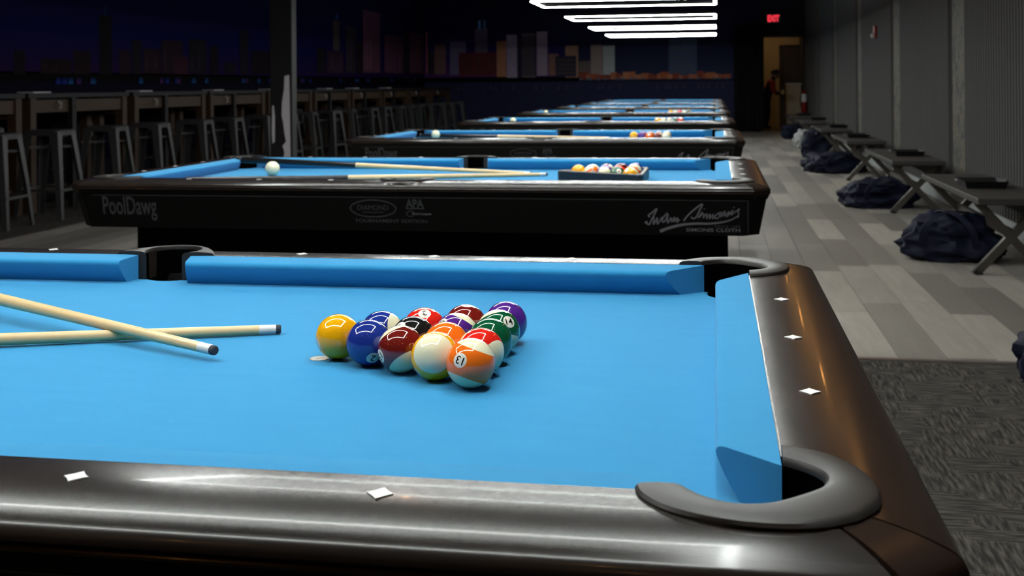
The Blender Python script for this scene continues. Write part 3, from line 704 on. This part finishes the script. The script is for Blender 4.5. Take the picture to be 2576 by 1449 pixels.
cue((.356, 2.968, BED + .0070), (-.834, -.325), 1.33, 'maple cue reaching toward the camera side rail, second table', .0047)
cue((.33, 5.98, BED + .0070), (-.93, .12), 1.30, 'maple pool cue lying on the third table', .006)
cue((.27, 8.85, BED + .0070), (-.9, -.1), 1.28, 'maple pool cue lying on the fourth table', .006)
cue((.15, 11.85, BED + .0070), (-.9, -.06), 1.2, 'maple pool cue lying on the fifth table', .006)
cue((.05, 14.75, BED + .0070), (-.9, .05), 1.1, 'maple pool cue lying on the sixth table', .006)

# ------------------------------------------------------------------ benches, trays, bags along the right wall
def build_bench():
    E_ = empty('bench'); L_ = 1.82; x0, x1 = -.22, .21; top = .46
    box('bench_top', (x0, 0, top - .035), (x1, L_, top), 'bench_top', E_, .004)
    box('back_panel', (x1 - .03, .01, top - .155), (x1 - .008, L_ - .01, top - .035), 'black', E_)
    for y in (.20, L_ - .20):
        for s in (1, -1):
            a = Vector((-.19 * s, y + .003 * s, .012)); b = Vector((.185 * s, y + .003 * s, top - .036))
            beam('crossed_leg', a, b, .045, .04, 'steel_b', E_, Vector((0, 1, 0)))
            beam('foot_pad', a - Vector((0, 0, .012)), a + Vector((.012 * s, 0, .012)), .048, .05, 'black', E_, Vector((0, 1, 0)))
        beam('under_rail', (x0 + .02, y, top - .045), (x1 - .04, y, top - .045), .04, .02, 'steel_b', E_)
    beam('stretcher', (0, .20, .245), (0, L_ - .20, .245), .035, .045, 'steel_b', E_)
    return E_
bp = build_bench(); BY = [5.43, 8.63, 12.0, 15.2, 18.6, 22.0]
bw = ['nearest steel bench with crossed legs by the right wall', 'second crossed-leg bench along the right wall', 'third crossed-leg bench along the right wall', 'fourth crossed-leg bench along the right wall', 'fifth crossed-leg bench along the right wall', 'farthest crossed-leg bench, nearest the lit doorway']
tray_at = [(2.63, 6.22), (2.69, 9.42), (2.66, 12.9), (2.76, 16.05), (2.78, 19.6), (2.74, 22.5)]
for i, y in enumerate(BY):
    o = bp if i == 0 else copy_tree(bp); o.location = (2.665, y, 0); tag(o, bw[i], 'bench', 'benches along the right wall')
def build_tray():
    E_ = empty('tray'); w, l, h = .125, .16, .045
    rows = []
    for sc_, z in ((.90, 0), (1.0, h * .8), (1.03, h), (.97, h), (.93, h * .5), (.90, .012)): rows.append([(sx * w * sc_, sy * l * sc_, z) for sx, sy in ((-1, -1), (1, -1), (1, 1), (-1, 1))])
    grid_obj('tray_body', rows, 'traym', E_, smooth=False, closed=True, caps=True)
    for s in (1, -1): tube('tray_handle', [(s * w * 1.0, -.05, h * .8), (s * (w + .02), -.04, h * .9), (s * (w + .02), .04, h * .9), (s * w, .05, h * .8)], .006, 'traym', E_, 6)
    return E_
tp = build_tray()
tw = ['nearest', 'second', 'third', 'fourth', 'fifth', 'farthest']
for i, (x, y) in enumerate(tray_at):
    o = tp if i == 0 else copy_tree(tp); o.location = (x, y, .4602); tag(o, 'shallow black tray on top of the %s crossed-leg bench' % tw[i], 'tray', 'trays on the benches')
def bag(name, loc, size, rz, seed, mat, label, straps=True, power=.48, fold=.19, strapmat='navy', group='bags on the floor'):
    E_ = empty(name, loc, rz); bm = bmesh.new(); bmesh.ops.create_cube(bm, size=2.0); bmesh.ops.subdivide_edges(bm, edges=list(bm.edges), cuts=15, use_grid_fill=True)
    off = Vector((seed * 13.1, seed * 7.7, seed * 3.3))
    for v in bm.verts:
        p = v.co.copy(); s = p.normalized(); r = p.lerp(s * 1.15, power)
        fl = noise.noise(Vector((r.x * 1.3, r.y * 2.6, r.z * 1.8)) + off) * 1.0 + .6 * noise.noise(Vector((r.x * 3.5 + r.z * 2, r.y * 6, r.z * 3)) + off) - .5 * abs(noise.noise(Vector((r.x * 2.2 - r.z * 2.5, r.y * 3, r.z * 2.5)) + off * 2)) - .35 * abs(math.sin(3.1 * (r.x * 1.3 + r.z * 1.1) + seed + 2 * noise.noise(r * 1.2 + off))) * max(0, r.z + .3)
        r = r + s * fl * fold * 1.3
        r.x *= 1 + .10 * noise.noise(Vector((0, r.y * 2, r.z * 2)) + off)
        top = max(0, r.z); r.z -= top * .30 * (noise.noise(Vector((r.x * 1.7, r.y * 1.7, 0)) + off) + .35); r.x *= 1 - .22 * top
        v.co = Vector((r.x * size[0] / 2, r.y * size[1] / 2, max(0.001, (r.z + .92) * size[2] / 2)))
    mesh_obj('bag_body', bm, mat, E_, smooth=True)
    if straps:
        for s in (1, -1):
            pts = [(s * size[0] * .28, -size[1] * .54, size[2] * .35), (s * size[0] * .24, -size[1] * .62, size[2] * .75), (s * size[0] * .10, -size[1] * .55, size[2] * 1.0), (-s * size[0] * .05, -size[1] * .30, size[2] * 1.06), (-s * size[0] * .15, 0, size[2] * .98)]
            pts = catmull(pts, 16); bm = bmesh.new(); prev = None
            for p in pts:
                a = bm.verts.new(p + Vector((.022, 0, 0))); b = bm.verts.new(p - Vector((.022, 0, 0))); a2 = bm.verts.new(p + Vector((.022, -.006, -.004))); b2 = bm.verts.new(p + Vector((-.022, -.006, -.004)))
                if prev:
                    for i in range(4): q4 = (a, b, b2, a2); bm.faces.new((prev[i], prev[(i + 1) % 4], q4[(i + 1) % 4], q4[i]))
                prev = (a, b, b2, a2)
            mesh_obj('strap', bm, strapmat, E_, smooth=True)
    return tag(E_, label, 'bag', group)
bag('tote_bag', (2.46, 6.26, 0), (.56, .46, .30), -.25, 1, 'navy', 'navy canvas bag slumped under the nearest bench')
bag('tote_bag', (2.43, 9.42, 0), (.60, .55, .27), .1, 2, 'navy', 'navy canvas bag slumped under the second bench', strapmat='navy')
bag('tote_bag', (2.46, 13.5, 0), (.70, .6, .26), .2, 3, 'navy', 'flattened navy bag lying by the third bench')
bag('tote_bag', (2.50, 16.45, 0), (.46, .5, .44), .0, 4, 'navy', 'upright navy bag under the fourth bench')
bag('plastic_bag', (2.56, 18.95, 0), (.42, .4, .36), .3, 5, 'white_bag', 'white crumpled plastic bag beside the fifth bench', straps=False, fold=.24)
bag('duffel_bag', (2.52, 22.2, 0), (.46, .4, .30), .2, 6, 'navy', 'round navy bag farthest back, near the lit doorway')
bag('tote_bag', (2.335, 3.05, 0), (.46, .34, .34), .0, 8, 'navy', 'navy bag on the carpet cut off by the right edge')

# ------------------------------------------------------------------ left side: stools, bar tables, column
def build_stool():
    E_ = empty('bar_stool'); h = .765; s = .155
    rows = [[(sx * a, sy * a, z) for sx, sy in ((-.8, -1), (.8, -1), (1, -.8), (1, .8), (.8, 1), (-.8, 1), (-1, .8), (-1, -.8))] for a, z in ((s, h - .05), (s, h - .008), (s - .008, h), (s * .75, h - .004), (s * .3, h - .008))]
    grid_obj('seat', rows, 'steel', E_, smooth=False, closed=True, caps=True)
    for sx in (-1, 1):
        for sy in (-1, 1):
            rows = []
            for z, o, w in ((h - .012, s - .002, .085), (h - .10, s + .006, .07), (.35, s + .040, .055), (0.0, s + .068, .038)):
                c = Vector((sx * o, sy * o, z)); rows.append([c, c + Vector((-sx * w, 0, 0)), c + Vector((-sx * w, -sy * .005, 0)), c + Vector((-sx * .005, -sy * .005, 0)), c + Vector((-sx * .005, -sy * w, 0)), c + Vector((0, -sy * w, 0))])
            grid_obj('leg', rows, 'steel', E_, smooth=False, closed=True, caps=True)
    z, o = .25, s + .044
    for a, b in (((-o, -o), (o, -o)), ((o, -o), (o, o)), ((o, o), (-o, o)), ((-o, o), (-o, -o))): beam('footrest', (*a, z), (*b, z), .012, .022, 'steel', E_)
    for a, b in (((-1, -1), (1, 1)), ((1, -1), (-1, 1))): beam('cross_brace', (a[0] * .17, a[1] * .17, h - .15), (b[0] * .17, b[1] * .17, h - .15), .01, .02, 'steel', E_)
    return E_
sp = build_stool()
sy_ = [7.02, 7.78, 8.72, 9.6, 10.62, 11.5, 12.55, 13.35, 14.2, 15.2, 16.0, 17.1, 17.95, 18.75, 19.5, 20.3, 21.1, 22.1, 23.1, 23.8]
nth = ['first', 'second', 'third', 'fourth', 'fifth', 'sixth', 'seventh', 'eighth', 'ninth', 'tenth', 'eleventh', 'twelfth', 'thirteenth', 'fourteenth', 'fifteenth', 'sixteenth', 'seventeenth', 'eighteenth', 'nineteenth', 'last']
for i, y in enumerate(sy_):
    o = sp if i == 0 else copy_tree(sp); o.location = (-4.72 + rnd.uniform(-.03, .03), y, .001); o.rotation_euler = (0, 0, rnd.uniform(-.12, .12))
    tag(o, '%s dark metal stool from the left in the front row' % nth[i] if i < 19 else 'last dark metal stool of the front row, by the back wall', 'stool', 'metal stools in front of the bar tables')
for i, y in enumerate([8.3, 9.9, 11.9, 13.9, 16.3, 18.3]):
    o = copy_tree(sp); o.location = (-5.762, y, .001); o.rotation_euler = (0, 0, rnd.uniform(-.03, .03))
    tag(o, '%s dark metal stool between the bar tables and the mural wall' % nth[i], 'stool', 'metal stools behind the bar tables')
def build_bar():
    E_ = empty('bar_table'); L_ = 1.72; xa, xb = -.20, .20
    box('table_top', (xa - .05, -.04, 1.035), (xb + .05, L_ + .04, 1.08), 'black', E_, .004)
    for x in (xa, xb):
        beam('timber_beam', (x, .04, .96), (x, L_ - .04, .96), .05, .115, 'timber', E_)
        for y in (.045, L_ - .045): beam('timber_leg', (x, y, .001), (x, y, 1.035), .085, .085, 'timber', E_, Vector((0, 1, 0)))
    for y in (.045, L_ - .045): beam('end_beam', (xa, y, .90), (xb, y, .90), .05, .10, 'timber', E_)
    beam('center_post', (xb + .035, L_ * .40, .001), (xb + .035, L_ * .40, 1.036), .05, .07, 'black', E_, Vector((0, 1, 0)))
    beam('foot_beam', (xb - .02, .05, .2), (xb - .02, L_ - .05, .2), .05, .06, 'timber', E_)
    tube('bag_hook', [(xb + .03, L_ * .27, .995), (xb + .06, L_ * .27, .985), (xb + .06, L_ * .27, .95), (xb + .045, L_ * .27, .94)], .012, 'white', E_, 6)
    return E_
bt = build_bar()
for i, y in enumerate([6.15, 8.0, 9.88, 11.74, 13.6, 15.46, 17.32, 19.18, 21.04, 22.9]):
    o = bt if i == 0 else copy_tree(bt); o.location = (-5.28, y, .001)
    tag(o, '%s black-topped timber bar table from the front along the mural' % nth[i], 'bar table', 'bar tables along the mural')
for i, y in enumerate([8.05, 10.0, 11.85, 13.62, 16.0, 17.4, 19.4]):
    o = box('menu_card', (-5.20, y, 1.0815), (-5.04, y + .28, 1.094), 'plaster'); tag(o, '%s pale menu card from the front lying on a bar table' % nth[i], 'menu', 'menu cards on the bar tables')
# dark square column with a pale worn patch low on its faces
cE = empty('column', (-2.93, 8.75, 0)); hw = .108
box('shaft', (-hw, -hw, 0.001), (hw, -hw + .12, ZC), 'black', cE, .006)
bm = bmesh.new()
def patch(pts, y):
    bm.faces.new([bm.verts.new((x, y, z)) for x, z in pts])
patch([(.020, .47), (.030, .52), (.012, .58), (.045, .62), (.030, .70), (.018, .80), (.005, .86), (.010, .98), (.030, 1.10), (.035, 1.22), (.082, 1.23), (.084, 1.0), (.086, .7), (.088, .47)], -hw - .001)
patch([(.015, .05), (.010, .25), (.012, .42), (.06, .44), (.10, .43), (.104, .3), (.104, .05)], -hw - .001)
patch([(-.085, .60), (-.09, .70), (-.085, .95), (-.07, .95), (-.06, .85), (-.062, .62)], -hw - .001)
mesh_obj('pale_patch', bm, 'plaster', cE)
tag(cE, 'dark square column with a pale worn patch low down, left of the tables', 'column')

# ------------------------------------------------------------------ far end: doorway, curtain, exit sign
bm = bmesh.new(); add_box(bm, (DX0 - .07, YB - .03, 0), (DX0, YB + .12, DZ + .07)); add_box(bm, (DX1, YB - .03, 0), (DX1 + .07, YB + .12, DZ + .07)); add_box(bm, (DX0, YB - .03, DZ), (DX1, YB + .12, DZ + .07))
struct(mesh_obj('door_1', bm, 'black'))
struct(box('floor_hallway', (1.2, YB, -.1), (XR, YB + 3, .001), 'hallfloor'))
struct(box('wall_hallway_back', (1.2, 28.6, 0), (2.60, 28.7, 2.8), 'beige'))
struct(box('wall_hallway_over_door', (2.60, 28.6, 2.08), (XR, 28.7, 2.8), 'beige'))
struct(box('wall_hallway_left', (1.1, YB + .12, 0), (1.2, 28.7, 2.8), 'beige'))
struct(box('ceiling_hallway', (1.1, YB + .12, 2.8), (XR, 28.7, 2.9), 'beige'))
d2 = struct(box('door_2', (2.60, 28.66, 0), (XR, 28.72, 2.08), 'doordark'))
box('door_panel', (2.68, 28.645, 1.05), (3.04, 28.66, 1.95), 'doordark', d2, .008); box('door_panel', (2.68, 28.645, .15), (3.04, 28.66, .90), 'doordark', d2, .008); box('push_bar', (2.66, 28.60, .96), (3.02, 28.645, 1.0), 'steel', d2)
cb = empty('cabinet', (2.90, 27.9, 0)); box('body', (-.17, -.25, .001), (.17, .25, 1.08), 'cab', cb, .006); box('top', (-.18, -.26, 1.08), (.18, .26, 1.11), 'white', cb, .004); box('cabinet_door', (-.16, -.262, .06), (.16, -.25, 1.0), 'cab', cb, .003)
tag(cb, 'tall beige cabinet standing in the lit hallway', 'cabinet')
hl = lathe('hall_lamp', [(.16, 2.74), (.17, 2.78), (.17, 2.80)], 'hall_lamp', None, 20); hl.location = (2.1, 27.4, 0); tag(hl, 'round warm ceiling lamp in the hallway beyond the doorway', 'lamp')
# curtain
rows = []; n = 90
for z in (.03, .8, 1.6, 2.46):
    rows.append([(1.42 + .68 * i / n, 25.70 + .045 * math.sin(i * .62) + .012 * math.sin(i * 1.7 + z), z) for i in range(n + 1)])
ce = empty('curtain', (0, 0, 0)); o = grid_obj('curtain_cloth', rows, 'curtain', ce, smooth=True); sm = o.modifiers.new('thick', 'SOLIDIFY'); sm.thickness = .006
tube('curtain_rod', [(1.38, 25.70, 2.49), (3.0, 25.70, 2.49)], .014, 'black', ce, 8); tag(ce, 'black pleated curtain hanging beside the lit doorway', 'curtain')
# exit sign
ee = empty('exit_sign', (2.335, 25.99, 2.615)); box('housing', (-.17, -.06, -.10), (.17, 0, .10), 'steel', ee, .008)
vs, fs, asp = text_mesh('EXIT', .03); bm = bmesh.new(); V = [bm.verts.new((-.13 + a * .26, -.0612, -.075 + b * .15)) for a, b in vs]
for f in fs: bm.faces.new([V[i] for i in f])
mesh_obj('exit_letters', bm, 'exit', ee); tag(ee, 'lit red EXIT sign above the doorway', 'exit sign')
# fire extinguisher and alarm
fe = empty('fire_extinguisher', (2.97, 25.4, .45)); lathe('cylinder', [(.055, 0), (.065, .02), (.065, .40), (.05, .46), (.022, .49), (.022, .52)], 'red', fe, 18); lathe('label_band', [(.0665, .24), (.0665, .42)], 'white', fe, 18)
box('valve', (-.02, -.05, .52), (.02, .04, .56), 'black', fe, .004); tube('hose', [(0, -.04, .54), (-.06, -.07, .50), (-.085, -.06, .3), (-.08, -.04, .12)], .009, 'black', fe, 8); box('bracket', (.05, -.02, .2), (.10, .02, .3), 'black', fe)
tag(fe, 'red fire extinguisher with white label on the wall by the doorway', 'fire extinguisher')
fa = empty('fire_alarm', (XR - .05, 14.07, 1.765)); box('backplate', (-.035, -.055, -.075), (0, .055, .085), 'red', fa, .006); lathe('strobe', [(.028, 0), (.03, .02), (.018, .035)], 'white', fa, 14).rotation_euler = (0, -math.pi / 2, 0)
fa.children[1].location = (-.035, -.01, -.045); tag(fa, 'red fire alarm with white strobe on the ribbed wall', 'fire alarm')

# ------------------------------------------------------------------ person in the doorway
def person():
    E_ = empty('person', (2.20, 26.75, .001))
    def skin(name, pts, edges_, mat, sub=2, root=0):
        me = bpy.data.meshes.new(name); me.from_pydata([p[:3] for p in pts], edges_, []); me.materials.append(M[mat]); o = link(bpy.data.objects.new(name, me), E_)
        m = o.modifiers.new('skin', 'SKIN'); m.use_smooth_shade = True
        if not me.skin_vertices: me.skin_vertices.new()
        for v, p in zip(me.skin_vertices[0].data, pts): v.radius = (p[3], p[4] if len(p) > 4 else p[3]); v.use_root = False
        me.skin_vertices[0].data[root].use_root = True
        s = o.modifiers.new('sub', 'SUBSURF'); s.levels = sub; s.render_levels = sub
        return o
    # leaning forward to the right, both hands at a card
    pts = [(0, 0, .80, .15, .12), (.05, 0, .98, .14, .11), (.12, 0, 1.14, .16, .11), (.16, 0, 1.22, .06), (.19, 0, 1.29, .055),
           (.12, -.17, 1.12, .065), (.14, -.20, .93, .05), (.25, -.12, .86, .042), (.32, -.06, .87, .032),
           (.12, .17, 1.12, .065), (.15, .19, .93, .05), (.26, .11, .87, .042), (.32, .04, .88, .032),
           (-.01, -.09, .72, .10), (.03, -.10, .43, .07), (-.02, -.10, .09, .05), (.09, -.11, .04, .045),
           (-.01, .09, .72, .10), (.0, .10, .43, .07), (-.05, .10, .09, .05), (.06, .11, .04, .045)]
    ed = [(0, 1), (1, 2), (2, 3), (3, 4), (2, 5), (5, 6), (6, 7), (7, 8), (2, 9), (9, 10), (10, 11), (11, 12), (0, 13), (13, 14), (14, 15), (15, 16), (0, 17), (17, 18), (18, 19), (19, 20)]
    skin('body', pts, ed, 'pants')
    skin('shirt', [(.03, 0, .92, .165, .13), (.08, 0, 1.05, .16, .125), (.125, 0, 1.16, .17, .12), (.155, 0, 1.215, .075), (.125, -.175, 1.12, .08), (.14, -.21, .95, .064), (.21, -.155, .89, .055), (.125, .175, 1.12, .08), (.15, .20, .95, .064), (.22, .14, .89, .055)], [(0, 1), (1, 2), (2, 3), (2, 4), (4, 5), (5, 6), (2, 7), (7, 8), (8, 9)], 'shirt')
    # head with nose, ears and hair
    bm = bmesh.new(); bmesh.ops.create_uvsphere(bm, u_segments=24, v_segments=16, radius=1)
    for v in bm.verts:
        x, y, z = v.co; w = 1 - .22 * max(0, -z); v.co = Vector((x * .098 * w + (.016 if (abs(y) < .2 and x > .85 and -.35 < z < .1) else 0), y * .074 * w, z * .118))
    h = mesh_obj('head', bm, 'skin', E_, True); h.location = (.215, 0, 1.325); h.rotation_euler = (0, .35, 0)
    bm = bmesh.new(); bmesh.ops.create_uvsphere(bm, u_segments=24, v_segments=16, radius=1)
    for v in list(bm.verts):
        x, y, z = v.co; v.co = Vector((x * .108, y * .084, z * .126))
    bmesh.ops.delete(bm, geom=[v for v in bm.verts if v.co.z < -.03 or (v.co.x > .055 and v.co.z < .055)], context='VERTS')
    hh = mesh_obj('hair', bm, 'hair', E_, True); hh.location = (.205, 0, 1.335); hh.rotation_euler = (0, .35, 0)
    for s in (1, -1):   # eyes, ears, hands with fingers
        bm = bmesh.new(); bmesh.ops.create_uvsphere(bm, u_segments=8, v_segments=6, radius=.010); e = mesh_obj('eye', bm, 'white', h, True); e.location = (.084, s * .030, .012)
        bm = bmesh.new(); bmesh.ops.create_uvsphere(bm, u_segments=8, v_segments=6, radius=.022)
        for v in bm.verts: v.co.y *= .35
        e = mesh_obj('ear', bm, 'skin', h, True); e.location = (-.005, s * .074, -.01)
        hand = empty('hand', (.335, s * -.05, .872)); hand.parent = E_
        bm = bmesh.new(); bmesh.ops.create_uvsphere(bm, u_segments=10, v_segments=8, radius=1)
        for v in bm.verts: v.co = Vector((v.co.x * .045, v.co.y * .018, v.co.z * .040))
        mesh_obj('palm', bm, 'skin', hand, True)
        for k, ln in enumerate((.062, .072, .068, .052)):
            z = .026 - k * .018; tube('finger', [(.03, 0, z), (.03 + ln * .5, s * .012, z), (.03 + ln * .9, s * .034, z - .004)], [.0095, .009, .0075], 'skin', hand, 8)
        tube('thumb', [(-.005, 0, .03), (.02, s * .018, .05), (.048, s * .026, .05)], [.011, .010, .008], 'skin', hand, 8)
    tag(E_, 'person with dark hair and red shirt leaning forward in the doorway', 'person')
person()
cdn = box('card', (2.545, 26.66, .86), (2.605, 26.84, .95), 'yellow'); tag(cdn, 'small yellowish card in the hands of the person in the doorway', 'card')

# ------------------------------------------------------------------ amber bulbs on the aisle ceiling and blue wall-wash strip
def build_bulb():
    E_ = empty('pendant_bulb'); lathe('glass_bulb', [(.004, -.020), (.012, -.016), (.017, -.006), (.016, .008), (.011, .035), (.010, .05)], 'bulb', E_, 16); lathe('socket', [(.02, .05), (.022, .10), (.006, .115)], 'black', E_, 12)
    tube('cord', [(0, 0, .11), (0, 0, .62)], .003, 'black', E_, 5); return E_
bb = build_bulb(); k = 0
for x, ys in ((2.40, (3.4, 6.6, 9.6, 12.3, 15.4)), (1.7, (-.4, -2.4)), (.7, (-1.6, -3.4)), (-.6, (-2.2, 4.2)), (-2.1, (-1.2, 1.5, -3.4)), (-3.6, (.2, 3.0, -2.4))):
    for y in ys:
        o = bb if k == 0 else copy_tree(bb); o.location = (x, y, ZC - .62); k += 1
        tag(o, 'amber pendant bulb hanging from the black ceiling above the frame', 'lamp', 'amber pendant bulbs')
bs = box('wall_wash_strip', (XL + .35, -2, ZC - .06), (XL + .41, YB - .5, ZC - .02), 'blue'); tag(bs, 'blue light strip along the ceiling over the mural', 'light')
